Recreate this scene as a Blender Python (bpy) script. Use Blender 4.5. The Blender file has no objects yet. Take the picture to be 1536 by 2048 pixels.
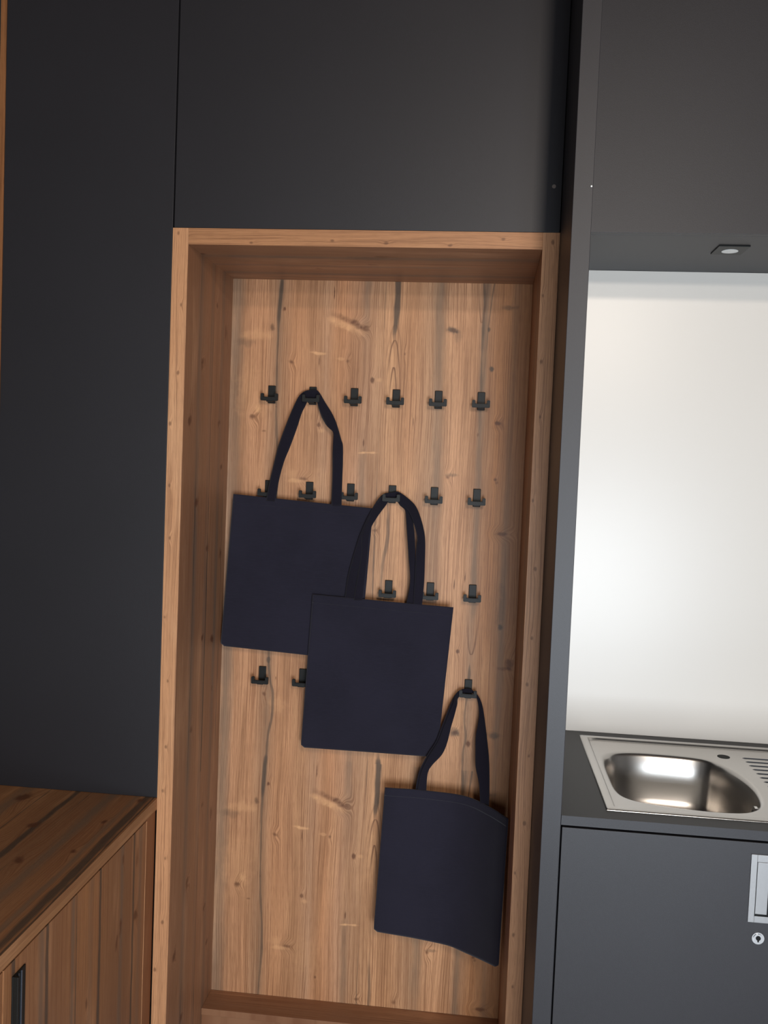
import bpy, bmesh, math, random
from mathutils import Vector, Matrix, noise

# ------------------------------------------------------------------ camera, world, lights, exposure
C = bpy.context.scene.collection
scene = bpy.context.scene
cam_data = bpy.data.cameras.new('camera')
cam = bpy.data.objects.new('camera', cam_data)
C.objects.link(cam)
RT = ((0.9934473, -0.1049439, -0.0452684), (0.1070402, 0.9931585, 0.0466758), (0.0400604, -0.0512154, 0.9978838))
M = Matrix.Identity(4)
for i in range(3):
    M[i][0] = RT[i][0]
    M[i][1] = RT[i][2]
    M[i][2] = -RT[i][1]
M[0][3], M[1][3], M[2][3] = 0.732388, -2.071959, 1.565473
cam.matrix_world = M
cam_data.sensor_fit = 'VERTICAL'
cam_data.sensor_height = 36.0
cam_data.lens = 1834.67 / 2048 * 36.0
cam_data.clip_start = 0.05
scene.camera = cam

scene.view_settings.view_transform = 'Standard'
scene.view_settings.look = 'None'
scene.view_settings.gamma = 1.0
scene.view_settings.use_curve_mapping = False
scene.view_settings.exposure = -0.12

world = bpy.data.worlds.new('daylight')
scene.world = world
world.use_nodes = True
wb = world.node_tree.nodes['Background']
wb.inputs['Color'].default_value = (0.62, 0.78, 1.0, 1)
wb.inputs['Strength'].default_value = 1.2

def area_light(name, loc, target, sx, sy, power, col):
    ld = bpy.data.lights.new(name, 'AREA')
    ld.shape = 'RECTANGLE'; ld.size = sx; ld.size_y = sy
    ld.energy = power; ld.color = col
    o = bpy.data.objects.new(name, ld)
    C.objects.link(o)
    o.location = loc
    d = Vector(target) - Vector(loc)
    o.rotation_euler = d.to_track_quat('-Z', 'Y').to_euler()
    return o

# two keys placed by shadow edges in made-up upper windows; daylight through the low window
area_light('key_light_upper', (1.32, -2.94, 2.62), (1.32, 0, 2.62), 0.30, 0.10, 24, (1.0, 0.86, 0.73))
area_light('key_light_lower', (1.32, -2.94, 2.32), (1.32, 0, 2.32), 0.30, 0.09, 18, (1.0, 0.90, 0.80))
area_light('daylight_window', (1.27, -2.94, 0.93), (1.27, 0, 0.93), 1.14, 0.95, 92, (0.84, 0.92, 1.0))

# ------------------------------------------------------------------ mesh helpers
def box(bm, x0, x1, y0, y1, z0, z1, bev=0.0):
    t = bmesh.new()
    vs = [t.verts.new((x, y, z)) for x in (x0, x1) for y in (y0, y1) for z in (z0, z1)]
    for f in ((0, 1, 3, 2), (4, 6, 7, 5), (0, 4, 5, 1), (2, 3, 7, 6), (0, 2, 6, 4), (1, 5, 7, 3)):
        t.faces.new([vs[i] for i in f])
    bmesh.ops.recalc_face_normals(t, faces=t.faces)
    if bev:
        bmesh.ops.bevel(t, geom=t.edges[:], offset=bev, segments=2, affect='EDGES', profile=0.5)
    me = bpy.data.meshes.new('tmp'); t.to_mesh(me); t.free()
    bm.from_mesh(me); bpy.data.meshes.remove(me)
    return bm

def B(*boxes, bev=0.0):
    bm = bmesh.new()
    for b in boxes:
        box(bm, *b, bev=bev)
    return bm

def cyl(bm, c, r, h, axis='Y', n=32, r2=None):
    t = bmesh.new()
    bmesh.ops.create_cone(t, cap_ends=True, segments=n, radius1=r, radius2=r if r2 is None else r2, depth=h)
    if axis == 'Y':
        bmesh.ops.rotate(t, verts=t.verts, matrix=Matrix.Rotation(math.pi / 2, 3, 'X'))
    if axis == 'X':
        bmesh.ops.rotate(t, verts=t.verts, matrix=Matrix.Rotation(math.pi / 2, 3, 'Y'))
    bmesh.ops.translate(t, verts=t.verts, vec=c)
    me = bpy.data.meshes.new('tmp'); t.to_mesh(me); t.free()
    bm.from_mesh(me); bpy.data.meshes.remove(me)
    return bm

def obj(name, bm, mat, parent=None, local=False, smooth=False):
    me = bpy.data.meshes.new(name)
    if isinstance(bm, bmesh.types.BMesh):
        bm.to_mesh(me); bm.free()
    else:
        me.from_pydata(bm[0], [], bm[1]); me.update()
    if smooth:
        for p in me.polygons:
            p.use_smooth = True
    me.materials.append(mat)
    o = bpy.data.objects.new(name, me)
    C.objects.link(o)
    if parent is not None:
        o.parent = parent
        if not local:
            # the mesh is written in room coordinates; nested parts sit on an already shifted parent
            p = parent; w = Vector((0, 0, 0))
            while p is not None:
                w += Vector(p.location); p = p.parent
            o.location = -w
    return o

def thing(name, label, cat, loc, group=None):
    o = bpy.data.objects.new(name, None)
    C.objects.link(o)
    o.empty_display_size = 0.05
    o.location = loc
    o['label'] = label; o['category'] = cat
    if group:
        o['group'] = group
    return o

def struct(name, bm, mat):
    o = obj(name, bm, mat)
    o['kind'] = 'structure'
    return o

# ------------------------------------------------------------------ node helpers
class NT:
    def __init__(s, name):
        s.mat = bpy.data.materials.new(name)
        s.mat.use_nodes = True
        s.t = s.mat.node_tree
        s.bsdf = s.t.nodes['Principled BSDF']
    def n(s, typ):
        return s.t.nodes.new(typ)
    def put(s, sock, v):
        if isinstance(v, bpy.types.NodeSocket):
            s.t.links.new(v, sock)
        else:
            sock.default_value = v
    def m(s, op, a, b=0.0, c=None, clamp=False):
        n = s.n('ShaderNodeMath'); n.operation = op; n.use_clamp = clamp
        s.put(n.inputs[0], a); s.put(n.inputs[1], b)
        if c is not None:
            s.put(n.inputs[2], c)
        return n.outputs[0]
    def v(s, op, a, b=(0, 0, 0), c=None):
        n = s.n('ShaderNodeVectorMath'); n.operation = op
        s.put(n.inputs[0], a); s.put(n.inputs[1], b)
        if c is not None:
            s.put(n.inputs[2], c)
        return n.outputs['Value'] if op in ('LENGTH', 'DOT_PRODUCT') else n.outputs[0]
    def xyz(s, x, y, z=0.0):
        n = s.n('ShaderNodeCombineXYZ')
        s.put(n.inputs[0], x); s.put(n.inputs[1], y); s.put(n.inputs[2], z)
        return n.outputs[0]
    def noise(s, vec, scale=1.0, detail=2.0, rough=0.5, dim='3D'):
        n = s.n('ShaderNodeTexNoise'); n.noise_dimensions = dim
        s.put(n.inputs['Vector'], vec)
        n.inputs['Scale'].default_value = scale; n.inputs['Detail'].default_value = detail
        n.inputs['Roughness'].default_value = rough
        return n.outputs[0]
    def maprange(s, v, a, b, c, d, smooth=True):
        n = s.n('ShaderNodeMapRange')
        n.interpolation_type = 'SMOOTHSTEP' if smooth else 'LINEAR'
        s.put(n.inputs[0], v); s.put(n.inputs[1], a); s.put(n.inputs[2], b); s.put(n.inputs[3], c); s.put(n.inputs[4], d)
        return n.outputs[0]
    def mix(s, f, a, b, mode='MIX'):
        n = s.n('ShaderNodeMix'); n.data_type = 'RGBA'; n.blend_type = mode
        s.put(n.inputs[0], f); s.put(n.inputs[6], a); s.put(n.inputs[7], b)
        return n.outputs[2]
    def ramp(s, f, stops, interp='LINEAR'):
        n = s.n('ShaderNodeValToRGB'); e = n.color_ramp.elements
        n.color_ramp.interpolation = interp
        while len(e) < len(stops):
            e.new(0.5)
        for i, (p, c) in enumerate(stops):
            e[i].position = p; e[i].color = (*c, 1)
        s.put(n.inputs[0], f)
        return n.outputs[0]
    def curve(s, f, pts):
        n = s.n('ShaderNodeFloatCurve'); c = n.mapping.curves[0]
        pts = sorted(pts)
        while len(c.points) < len(pts):
            c.points.new(0.5, 0.5)
        for i, (x, y) in enumerate(pts):
            c.points[i].location = (x, y); c.points[i].handle_type = 'AUTO'
        n.mapping.update()
        s.put(n.inputs['Value'], f)
        return n.outputs[0]
    def bump(s, h, strength, dist):
        n = s.n('ShaderNodeBump'); n.inputs['Strength'].default_value = strength
        n.inputs['Distance'].default_value = dist
        s.put(n.inputs['Height'], h)
        s.t.links.new(n.outputs[0], s.bsdf.inputs['Normal'])
    def set(s, **k):
        for a, b in k.items():
            s.put(s.bsdf.inputs[a.replace('_', ' ')], b)
        return s.mat

def srgb(r, g, b):
    f = lambda c: (c / 255 / 12.92) if c / 255 <= 0.04045 else ((c / 255 + 0.055) / 1.055) ** 2.4
    return (f(r), f(g), f(b))

PER = 1.304          # the printed board repeats its picture every 1.304 m

def wood(name, ua, va, u0=0.0, v0=0.0, tones=None, usize=0.85, knots=(), streaks=(), arches=(), tint=(1, 1, 1),
         seed=0.0, rough=0.5, dirt=1.0, line=1.0):
    """Knotty pine decor. ua / va: the axes across and along the grain, u0 / v0 their origins."""
    N = NT(name)
    tc = N.n('ShaderNodeTexCoord')
    sp = N.n('ShaderNodeSeparateXYZ'); N.t.links.new(tc.outputs['Object'], sp.inputs[0])
    u = N.m('SUBTRACT', sp.outputs[ua], u0)
    vr = N.m('SUBTRACT', sp.outputs[va], v0)
    v = N.m('FLOORED_MODULO', vr, PER)
    P = N.xyz(u, v, 0.0)
    # gentle wander of the grain
    wob = N.noise(N.xyz(N.m('MULTIPLY', u, 7.0), N.m('MULTIPLY', vr, 1.3), seed), 1.0, 2.0)
    wob = N.m('MULTIPLY', N.m('SUBTRACT', wob, 0.5), 0.035)
    acc = {'d': 0.0, 'b': 0.0, 'l': 0.0, 'w': 0.0, 'g': 0.0}
    jit = N.noise(N.xyz(N.m('MULTIPLY', u, 60.0), N.m('MULTIPLY', v, 45.0), seed), 1.0, 2.0)
    jit = N.m('MULTIPLY', N.m('SUBTRACT', jit, 0.5), 1.9)
    for (ku, kv, su, sv, kind, st) in knots:
        q = N.v('MULTIPLY_ADD', P, (1 / su, 1 / sv, 0.0), (-ku / su, -kv / sv, 0.0))
        L = N.v('LENGTH', q)
        if kind != 'w':
            L = N.m('ADD', L, jit)
        g = N.maprange(L, 0.25, 1.25, st, 0.0)
        acc[kind] = g if isinstance(acc[kind], float) else N.m('ADD', acc[kind], g)
        if kind == 'b' and st > 0.5:      # the fibres part around a knot
            g2 = N.maprange(N.v('LENGTH', N.v('MULTIPLY_ADD', P, (1 / (su * 2.5), 1 / (sv * 5), 0.0), (-ku / (su * 2.5), -kv / (sv * 5), 0.0))), 0.0, 1.0, su * 1.2, 0.0)
            acc['w'] = g2 if isinstance(acc['w'], float) else N.m('ADD', acc['w'], g2)
    t = N.m('DIVIDE', v, PER)
    fray = N.noise(N.xyz(N.m('MULTIPLY', u, 90.0), N.m('MULTIPLY', vr, 14.0), seed + 3), 1.0, 2.0)
    fray = N.m('SUBTRACT', fray, 0.5)
    for (path, stren, width, kind) in streaks:
        base = path[0][1]
        pu = N.curve(t, [(a / PER, 0.5 + (b - base) / 0.1) for a, b in path])
        pu = N.m('MULTIPLY_ADD', N.m('SUBTRACT', pu, 0.5), 0.1, base)
        sg = N.curve(t, [(a / PER, b) for a, b in stren])
        d = N.m('ABSOLUTE', N.m('SUBTRACT', u, pu))
        d = N.m('MULTIPLY_ADD', fray, width * 1.1, d)
        if kind == 'd':
            wd = N.m('MULTIPLY', N.m('ADD', sg, 0.3), width * 1.15)
        else:
            wd = width
        g = N.m('MULTIPLY', N.maprange(d, N.m('MULTIPLY', wd, 0.3) if kind == 'd' else 0.0, wd, 1.0, 0.0), N.m('POWER', sg, 0.5 if kind == 'd' else 0.8))
        acc[kind] = g if isinstance(acc[kind], float) else N.m('ADD', acc[kind], g)
    for (au, av, k, st, reach) in arches:          # cathedral outlines: thin parabolas
        dv = N.m('DIVIDE', N.m('SUBTRACT', v, av), k)
        inside = N.m('GREATER_THAN', dv, 0.0)
        e = N.m('SUBTRACT', N.m('SQRT', N.m('MAXIMUM', dv, 0.0)), N.m('ABSOLUTE', N.m('SUBTRACT', N.m('ADD', u, N.m('MULTIPLY', fray, 0.004)), au)))
        g = N.maprange(N.m('ABSOLUTE', e), 0.0, 0.0036, st, 0.0)
        g = N.m('MULTIPLY', N.m('MULTIPLY', g, inside), N.maprange(N.m('ABSOLUTE', N.m('SUBTRACT', v, av)), 0.0, reach, 1.0, 0.0))
        acc['b'] = g if isinstance(acc['b'], float) else N.m('ADD', acc['b'], g)
    p = N.m('ADD', N.m('ADD', u, wob), acc['w'])
    # tones across the board
    tones = tones or [(0, srgb(186, 146, 114)), (0.2, srgb(170, 132, 102)), (0.35, srgb(192, 150, 116)), (0.5, srgb(168, 134, 108)),
                      (0.65, srgb(190, 146, 110)), (0.8, srgb(160, 124, 96)), (1.0, srgb(188, 148, 116))]
    col = N.ramp(N.m('DIVIDE', p, usize), tones)
    bl = N.noise(N.xyz(N.m('MULTIPLY', p, 22.0), N.m('MULTIPLY', vr, 1.6), seed + 7), 1.0, 3.0, 0.6)
    col = N.mix(N.maprange(bl, 0.38, 0.70, 0.0, 0.62 * dirt), col, (*srgb(142, 108, 80), 1))
    bl2 = N.noise(N.xyz(N.m('MULTIPLY', p, 13.0), N.m('MULTIPLY', vr, 2.2), seed + 17), 1.0, 3.0, 0.6)
    col = N.mix(N.maprange(bl2, 0.5, 0.75, 0.0, 0.35), col, (*srgb(214, 172, 134), 1))
    # pin stripes and fibres
    f1 = N.noise(N.xyz(N.m('MULTIPLY', p, 430.0), N.m('MULTIPLY', vr, 2.5), seed + 1), 1.0, 1.5, 0.6)
    f2 = N.noise(N.xyz(N.m('MULTIPLY', p, 1000.0), N.m('MULTIPLY', vr, 25.0), seed + 2), 1.0, 2.0, 0.6)
    s1 = N.maprange(f1, 0.42, 0.7, 0.0, 0.62 * line)
    s2 = N.maprange(f2, 0.45, 0.75, 0.0, 0.5 * line)
    dark = (*srgb(112, 74, 50), 1)
    col = N.mix(s1, col, dark); col = N.mix(s2, col, dark)
    if not isinstance(acc['g'], float):
        col = N.mix(N.m('MINIMUM', N.m('MULTIPLY', acc['g'], 0.8), 0.8), col, (*srgb(108, 94, 82), 1))
    if not isinstance(acc['l'], float):
        col = N.mix(N.m('MINIMUM', N.m('MULTIPLY', acc['l'], 0.62), 0.7), col, (*srgb(214, 174, 134), 1))
    if not isinstance(acc['d'], float):
        col = N.mix(N.m('MINIMUM', acc['d'], 0.9), col, N.mix(s2, (*srgb(78, 68, 60), 1), (*srgb(34, 28, 26), 1)))
    if not isinstance(acc['b'], float):
        col = N.mix(N.m('MINIMUM', acc['b'], 0.92), col, (*srgb(92, 60, 42), 1))
    col = N.mix(1.0, col, (*tint, 1), 'MULTIPLY')
    h = N.m('ADD', N.m('MULTIPLY', f1, 0.5), f2)
    N.bump(h, 0.35, 0.0006)
    return N.set(Base_Color=col, Roughness=rough, Specular_IOR_Level=0.35)

def plain(name, col, rough=0.5, metal=0.0, spec=0.5, grain=0.0, gscale=400.0, var=0.0, coat=0.0):
    N = NT(name)
    tc = N.n('ShaderNodeTexCoord').outputs['Object']
    c = (*col, 1)
    if var:
        nz = N.noise(tc, 3.0, 4.0)
        c = N.mix(N.maprange(nz, 0.3, 0.7, 0.0, 1.0), (*[x * (1 - var) for x in col], 1), (*[x * (1 + var) for x in col], 1))
    if grain:
        N.bump(N.noise(tc, gscale, 2.0), grain, 0.0005)
    N.set(Base_Color=c, Roughness=rough, Metallic=metal, Specular_IOR_Level=spec)
    if coat:
        N.set(Coat_Weight=coat, Coat_Roughness=0.12)
    return N.mat

def random_knots(rnd, usize, n, v_margin=0.04):
    k = []
    for i in range(n):
        a, b = rnd.uniform(0.02, usize - 0.02), rnd.uniform(v_margin, PER - v_margin)
        s = rnd.uniform(0.004, 0.011)
        k.append((a, b, s, s * rnd.uniform(1.2, 2.6), 'b', rnd.uniform(0.55, 0.95)))
        if i % 3 == 0:
            k.append((a + rnd.uniform(-.03, .03), b + rnd.uniform(-.05, .05), 0.02, 0.07, 'd', 0.35))
    return k

def random_streaks(rnd, us):
    out = []
    for a, st, w, k in us:
        path = [(PER * i / 7, a + rnd.uniform(-0.006, 0.006)) for i in range(8)]
        path[-1] = (PER, path[0][1])
        s = [(PER * i / 7, max(0.0, min(1.0, st * rnd.uniform(0.35, 1.2)))) for i in range(8)]
        s[-1] = (PER, s[0][1])
        out.append((path, s, w, k))
    return out

# ------------------------------------------------------------------ the decor of the recessed back panel, as (across, along) of one repeat
SH = 0.749
kn = lambda u, z, su, sv, k, s: (u, (z - SH) % PER, su, sv, k, s)
back_knots = [
    kn(.182, 1.976, .005, .007, 'b', .9), kn(.205, 1.833, .008, .007, 'b', .75), kn(.150, 1.924, .007, .012, 'd', .5), kn(.150, 1.924, .007, .012, 'b', .35),
    kn(.075, 1.882, .03, .012, 'd', .35), kn(.110, 1.905, .045, .016, 'l', .45),
    *[kn(.312 + i * .0125, 1.966 - .0048 * i - (.006 if i > 5 else 0), .013, .008, 'b', .12 + .075 * i) for i in range(8)],
    *[kn(.312 + i * .013, 1.948 - .0052 * i, .016, .011, 'l', .55 - .02 * i) for i in range(7)],
    kn(.282, 1.858, .020, .0045, 'l', .95), kn(.262, 1.861, .010, .004, 'l', .7), kn(.281, 1.834, .002, .013, 'b', .75),
    kn(.426, 1.597, .022, .004, 'l', .95), kn(.410, 1.622, .0022, .014, 'b', .75), kn(.404, 1.595, .010, .003, 'l', .7),
    kn(.636, 1.929, .020, .010, 'd', .85), kn(.640, 1.929, .010, .007, 'b', .5), kn(.652, 1.915, .012, .02, 'd', .3),
    kn(.358, 1.840, .006, .007, 'b', .7), kn(.340, 1.845, .012, .004, 'l', .5), kn(.428, 1.791, .006, .008, 'b', .85), kn(.446, 1.793, .010, .006, 'l', .5),
    kn(.512, 1.863, .003, .007, 'b', .8), kn(.743, 1.830, .006, .008, 'd', .9), kn(.765, 1.687, .009, .006, 'b', .85), kn(.770, 1.680, .02, .015, 'b', .2),
    kn(.102, 1.683, .011, .008, 'b', .75), kn(.118, 1.706, .010, .014, 'l', .6), kn(.286, 1.666, .006, .006, 'b', .7), kn(.292, 1.652, .010, .006, 'l', .5),
    kn(.250, 1.519, .014, .0055, 'b', .6), kn(.228, 1.513, .03, .007, 'l', .65), kn(.215, 1.53, .018, .015, 'l', .4),
    kn(.640, 1.539, .008, .008, 'b', .7), kn(.650, 1.545, .020, .006, 'd', .45), kn(.766, 1.537, .005, .005, 'b', .8), kn(.790, 1.394, .020, .006, 'b', .8),
    kn(.797, 1.144, .007, .009, 'd', .95), kn(.797, 1.200, .014, .07, 'd', .3), kn(.826, 1.047, .014, .016, 'b', .75), kn(.812, 1.033, .02, .006, 'b', .5),
    kn(.687, 1.072, .005, .006, 'b', .85), kn(.687, .851, .016, .012, 'd', .8), kn(.689, .851, .007, .006, 'b', .7), kn(.727, .824, .007, .009, 'b', .95),
    kn(.791, .850, .022, .010, 'd', .7), kn(.784, 1.992, .022, .007, 'd', .5), kn(.732, 1.932, .004, .007, 'd', .8),
    kn(.316, 2.018, .0016, .020, 'b', .95), kn(.698, 1.273, .0014, .016, 'b', .95), kn(.670, 1.252, .0014, .016, 'b', .9), kn(.542, 1.682, .0013, .02, 'b', .8),
    kn(.192, .969, .0016, .008, 'b', .9), kn(.168, 1.018, .008, .008, 'd', .7), kn(.160, .922, .006, .008, 'b', .7), kn(.195, .895, .03, .02, 'l', .35),
    kn(.167, 1.712, .004, .004, 'b', .5), kn(.136, 1.645, .006, .003, 'b', .5), kn(.715, 1.655, .004, .006, 'b', .6),
    kn(.332, 1.438, .004, .005, 'b', .7), kn(.555, 1.389, .008, .008, 'b', .6), kn(.449, 1.388, .008, .005, 'b', .6), kn(.770, 1.53, .004, .004, 'b', .5),
    kn(.100, 1.740, .05, .09, 'l', .2), kn(.150, 1.21, .03, .1, 'd', .15),
    kn(.476, 1.80, .016, .08, 'l', .35), kn(.70, .90, .018, .07, 'l', .4), kn(.30, 1.50, .05, .06, 'l', .2),
]
z_ = lambda pts: [((z - SH) % PER if z != 'e' else PER, x) for z, x in pts]
back_streaks = [
    # long crack on the left third
    ([(0, .172), (.045, .174), (.157, .186), (.212, .176), (.282, .170), (.636, .173), (.781, .178), (.923, .169), (1.037, .166), (1.16, .166), (1.304, .172)],
     [(0, .55), (.03, .35), (.09, .5), (.157, .45), (.25, .45), (.35, .1), (.65, .3), (.8, .4), (.95, .3), (1.1, .35), (1.18, .5), (1.24, .95), (1.304, .6)], .0058, 'd'),
    ([(0, .172), (.6, .172), (1.304, .172)], [(0, .35), (.3, .35), (.6, .35), (.75, .4), (.9, .2), (1.2, .2), (1.304, .35)], .013, 'w2'),
    # the wide split in the middle
    ([(0, .485), (.03, .483), (.45, .472), (.55, .476), (.65, .486), (.75, .480), (1.15, .481), (1.2, .485), (1.304, .487)],
     [(0, .9), (.012, .6), (.04, .0), (.4, .15), (.48, .3), (.6, .35), (.7, .3), (.78, .0), (1.0, 0), (1.14, 0), (1.165, .35), (1.2, .8), (1.304, .95)], .0085, 'd'),
    # the grey band right of the middle and the cracks that run in it
    ([(0, .714), (.05, .714), (.09, .719), (.14, .713), (.22, .719), (.29, .721), (.33, .722), (1.0, .718), (1.15, .716), (1.25, .717), (1.304, .714)],
     [(0, .35), (.09, .3), (.19, .3), (.225, .55), (.26, .5), (.285, .25), (.30, 0), (.9, 0), (1.0, .3), (1.1, .35), (1.22, .5), (1.304, .4)], .0055, 'd'),
    ([(0, .724), (.3, .722), (.45, .723), (.75, .722), (1.1, .720), (1.304, .724)],
     [(0, .25), (.1, .15), (.3, .1), (.39, .12), (.43, .55), (.55, .8), (.7, .6), (.95, .7), (1.1, .7), (1.304, .7)], .014, 'w2'),
    ([(0, .705), (.04, .698), (1.2, .731), (1.25, .735), (1.304, .741)], [(0, 0), (.02, 0), (1.0, 0), (1.15, .15), (1.2, .3), (1.304, .4)], .004, 'd'),
    ([(0, .610), (.7, .612), (1.1, .604), (1.304, .60)], [(0, .3), (.3, .3), (.6, .2), (.8, .65), (.95, .4), (1.1, .6), (1.304, .75)], .022, 'w2'),
    ([(0, .405), (.5, .41), (.8, .41), (1.304, .405)], [(0, .5), (.1, .2), (.4, .1), (.7, .5), (.83, .4), (.9, .05), (1.1, .1), (1.25, .5), (1.304, .6)], .018, 'w2'),
    ([(0, .05), (.6, .055), (1.304, .05)], [(0, .6), (.4, .8), (.8, .5), (1.1, .7), (1.304, .6)], .03, 'w2'),
    ([(0, .455), (.6, .45), (1.304, .455)], [(0, .2), (.3, .3), (.55, .4), (.7, .3), (.9, .05), (1.304, .2)], .003, 'd'),
    ([(0, .80), (.3, .802), (.8, .80), (1.304, .80)], [(0, .3), (.2, .5), (.45, .6), (.7, .3), (1.0, .2), (1.304, .3)], .016, 'w2'),
]
back_streaks = [(p, s, w, 'd' if k == 'd' else 'g') for p, s, w, k in back_streaks]
back_arches = [(.4835, 1.150, -330, .75, .16), (.4835, 1.078, -900, .85, .13), (.724, .316, 430, .7, .16), (.478, .62, 900, .0, .1),
               (.4835, 1.19, -190, .3, .2), (.712, 1.20, 700, .5, .16)]
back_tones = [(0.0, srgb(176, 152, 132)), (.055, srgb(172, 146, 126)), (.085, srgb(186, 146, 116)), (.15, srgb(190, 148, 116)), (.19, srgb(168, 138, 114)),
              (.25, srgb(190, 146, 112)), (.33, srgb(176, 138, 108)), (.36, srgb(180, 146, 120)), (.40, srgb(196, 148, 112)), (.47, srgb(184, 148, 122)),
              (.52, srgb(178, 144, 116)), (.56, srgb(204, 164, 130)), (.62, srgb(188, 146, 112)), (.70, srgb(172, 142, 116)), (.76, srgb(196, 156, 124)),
              (.82, srgb(194, 154, 122)), (.85, srgb(166, 136, 112)), (.90, srgb(176, 130, 92)), (.96, srgb(160, 120, 88)), (1.0, srgb(170, 128, 92))]  # browner right end: mostly the divider's shadow, painted into the tones

# ------------------------------------------------------------------ materials
D, T, WN = 0.3836, 0.037, 0.8779        # niche depth, board thickness, overall width
rnd = random.Random(5)
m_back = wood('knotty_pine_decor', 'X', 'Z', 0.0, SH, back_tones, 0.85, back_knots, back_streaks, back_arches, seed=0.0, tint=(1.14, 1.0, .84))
flat = lambda u, w, k, st: ([(0, u), (.43, u + .003), (.87, u - .002), (1.304, u)], [(PER * i / (len(st) - 1), x) for i, x in enumerate(st)], w, k)
side_streaks = [flat(.219, .0042, 'd', (.9, .95, .8, .85, .45, .4, .35, .3, .3)), flat(.112, .026, 'g', (.8, .9, .7, .9, .6, .5, .5, .5)),
                flat(.300, .022, 'g', (.5, .8, .9, .6, .3, .4, .5)), flat(.205, .02, 'g', (.5, .5, .6, .3, .3, .4, .5)), flat(.345, .004, 'd', (.0, .5, .2, .4, .0, .1, .0)),
                flat(.108, .004, 'd', (.2, .5, .3, .7, .0, .1, .2))]
sk_ = lambda u, z, a, c_, st: (u, (z - SH) % PER, a, c_, 'b', st)
side_knots = [sk_(*q) for q in ((.137, 1.802, .012, .008, .7), (.052, 1.656, .009, .014, .8), (.295, 1.66, .012, .007, .6), (.116, 1.457, .014, .012, .9), (.216, 1.333, .012, .009, .8),
    (.339, 1.312, .014, .016, .9), (.201, 1.106, .011, .010, .95), (.285, 1.085, .016, .013, .95), (.129, .884, .012, .010, .8), (.299, .948, .006, .012, .7), (.133, .484, .010, .012, .7),
    (.246, .653, .009, .008, .7), (.324, .239, .010, .010, .8), (.043, .345, .008, .014, .8), (.285, .352, .006, .008, .6), (.33, 1.90, .012, .02, .6))]
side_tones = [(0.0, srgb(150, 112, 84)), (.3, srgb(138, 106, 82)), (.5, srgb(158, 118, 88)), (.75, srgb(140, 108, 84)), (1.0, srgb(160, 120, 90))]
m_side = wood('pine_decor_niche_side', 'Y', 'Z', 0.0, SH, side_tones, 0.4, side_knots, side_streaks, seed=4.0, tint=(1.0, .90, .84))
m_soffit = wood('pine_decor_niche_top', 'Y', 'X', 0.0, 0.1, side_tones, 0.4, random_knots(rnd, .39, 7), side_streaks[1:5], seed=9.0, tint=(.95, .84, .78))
m_ledge = wood('pine_decor_ledge', 'Y', 'X', 0.2, 0.0, side_tones, 0.4, (), (), seed=12.0, tint=(.98, .84, .74), dirt=.4)
edge_tones = [(0.0, srgb(196, 146, 106)), (.5, srgb(186, 138, 100)), (1.0, srgb(200, 150, 110))]
ek = [(rnd.uniform(0.004, .033), .08 + i * .135 + rnd.uniform(-.03, .03), .0035, .0055, 'b', .6) for i in range(9)]
m_edge_v = wood('pine_edging_upright', 'X', 'Z', 0.0, 0.0, edge_tones, 0.2, ek, (), seed=20.0, dirt=.15, line=.8, tint=(1.02, .97, .92))
m_edge_r = wood('pine_edging_right', 'X', 'Z', .841, 0.31, edge_tones, 0.2, ek, (), seed=22.0, dirt=.3, line=.8, tint=(.93, .9, .9))
m_edge_d = wood('pine_panel_far_left', 'X', 'Z', -.43, 0.0, edge_tones, 0.2, (), (), seed=28.0, dirt=.15, line=.8, tint=(.52, .40, .28))
m_edge_h = wood('pine_edging_across', 'Z', 'X', 2.053, 0.3, edge_tones, 0.2, ek, (), seed=24.0, dirt=.15, line=.8, tint=(.76, .68, .60))  # darker tint holds the light's falloff towards the top
ctones = [(0.0, srgb(150, 112, 78)), (.25, srgb(132, 100, 74)), (.5, srgb(156, 116, 80)), (.75, srgb(126, 96, 72)), (1.0, srgb(152, 112, 80))]
cst = [flat(.427, .008, 'd', (.8, .9, .95, .9, .75, .8, .8)), flat(.600, .010, 'd', (.9, .7, .95, 1, .9, .7, .9)), flat(.6145, .003, 'd', (.8, .8, .6, .8, .8)), flat(.575, .012, 'g', (.8, .9, .7, .8)),
       flat(.305, .03, 'g', (.6, .9, .8, .6)), flat(.515, .022, 'g', (.9, .8, 1, .9)), flat(.46, .003, 'd', (.2, .5, .0, .3, .2)), flat(.36, .003, 'd', (.2, .0, .4, .3, .2))]
ck = [(u + .62, (y - .35) % PER, a, b, 'b', .9) for u, y, a, b in ((-.060, -.320, .008, .012), (-.203, -.208, .012, .02), (-.146, -.380, .012, .022), (-.062, -.160, .007, .012), (-.033, -.024, .008, .02), (-.25, -.33, .02, .02), (-.30, -.06, .02, .03))]
m_counter = wood('pine_decor_counter', 'X', 'Y', -.62, 0.35, ctones, .62, ck, cst, seed=31.0, rough=.5, tint=(1.25, 1.06, .86))
m_cedge = wood('pine_decor_counter_edge', 'Z', 'Y', .72, .1, ctones, .3, (), (), seed=33.0, tint=(.98, .84, .72), dirt=.4)
dst = [flat(.561, .0055, 'd', (.8, .9, .85, .9, .8, .8)), flat(.379, .0065, 'd', (.85, .95, .8, .9, .85)), flat(.150, .0065, 'd', (.6, .9, .95, .8, .4, .5, .6)), flat(.255, .014, 'g', (.9, .9, 1, .9)),
       flat(.492, .016, 'g', (.5, .9, .8, .6)), flat(.13, .018, 'g', (.9, .9, .8, .9)), flat(.03, .006, 'd', (.9, .9, .8, .9)), flat(.27, .003, 'd', (.0, .6, .2, .0)), flat(.60, .018, 'g', (.3, .5, .6, .3)),
       flat(.335, .02, 'g', (.4, .3, .5, .4))]
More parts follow.
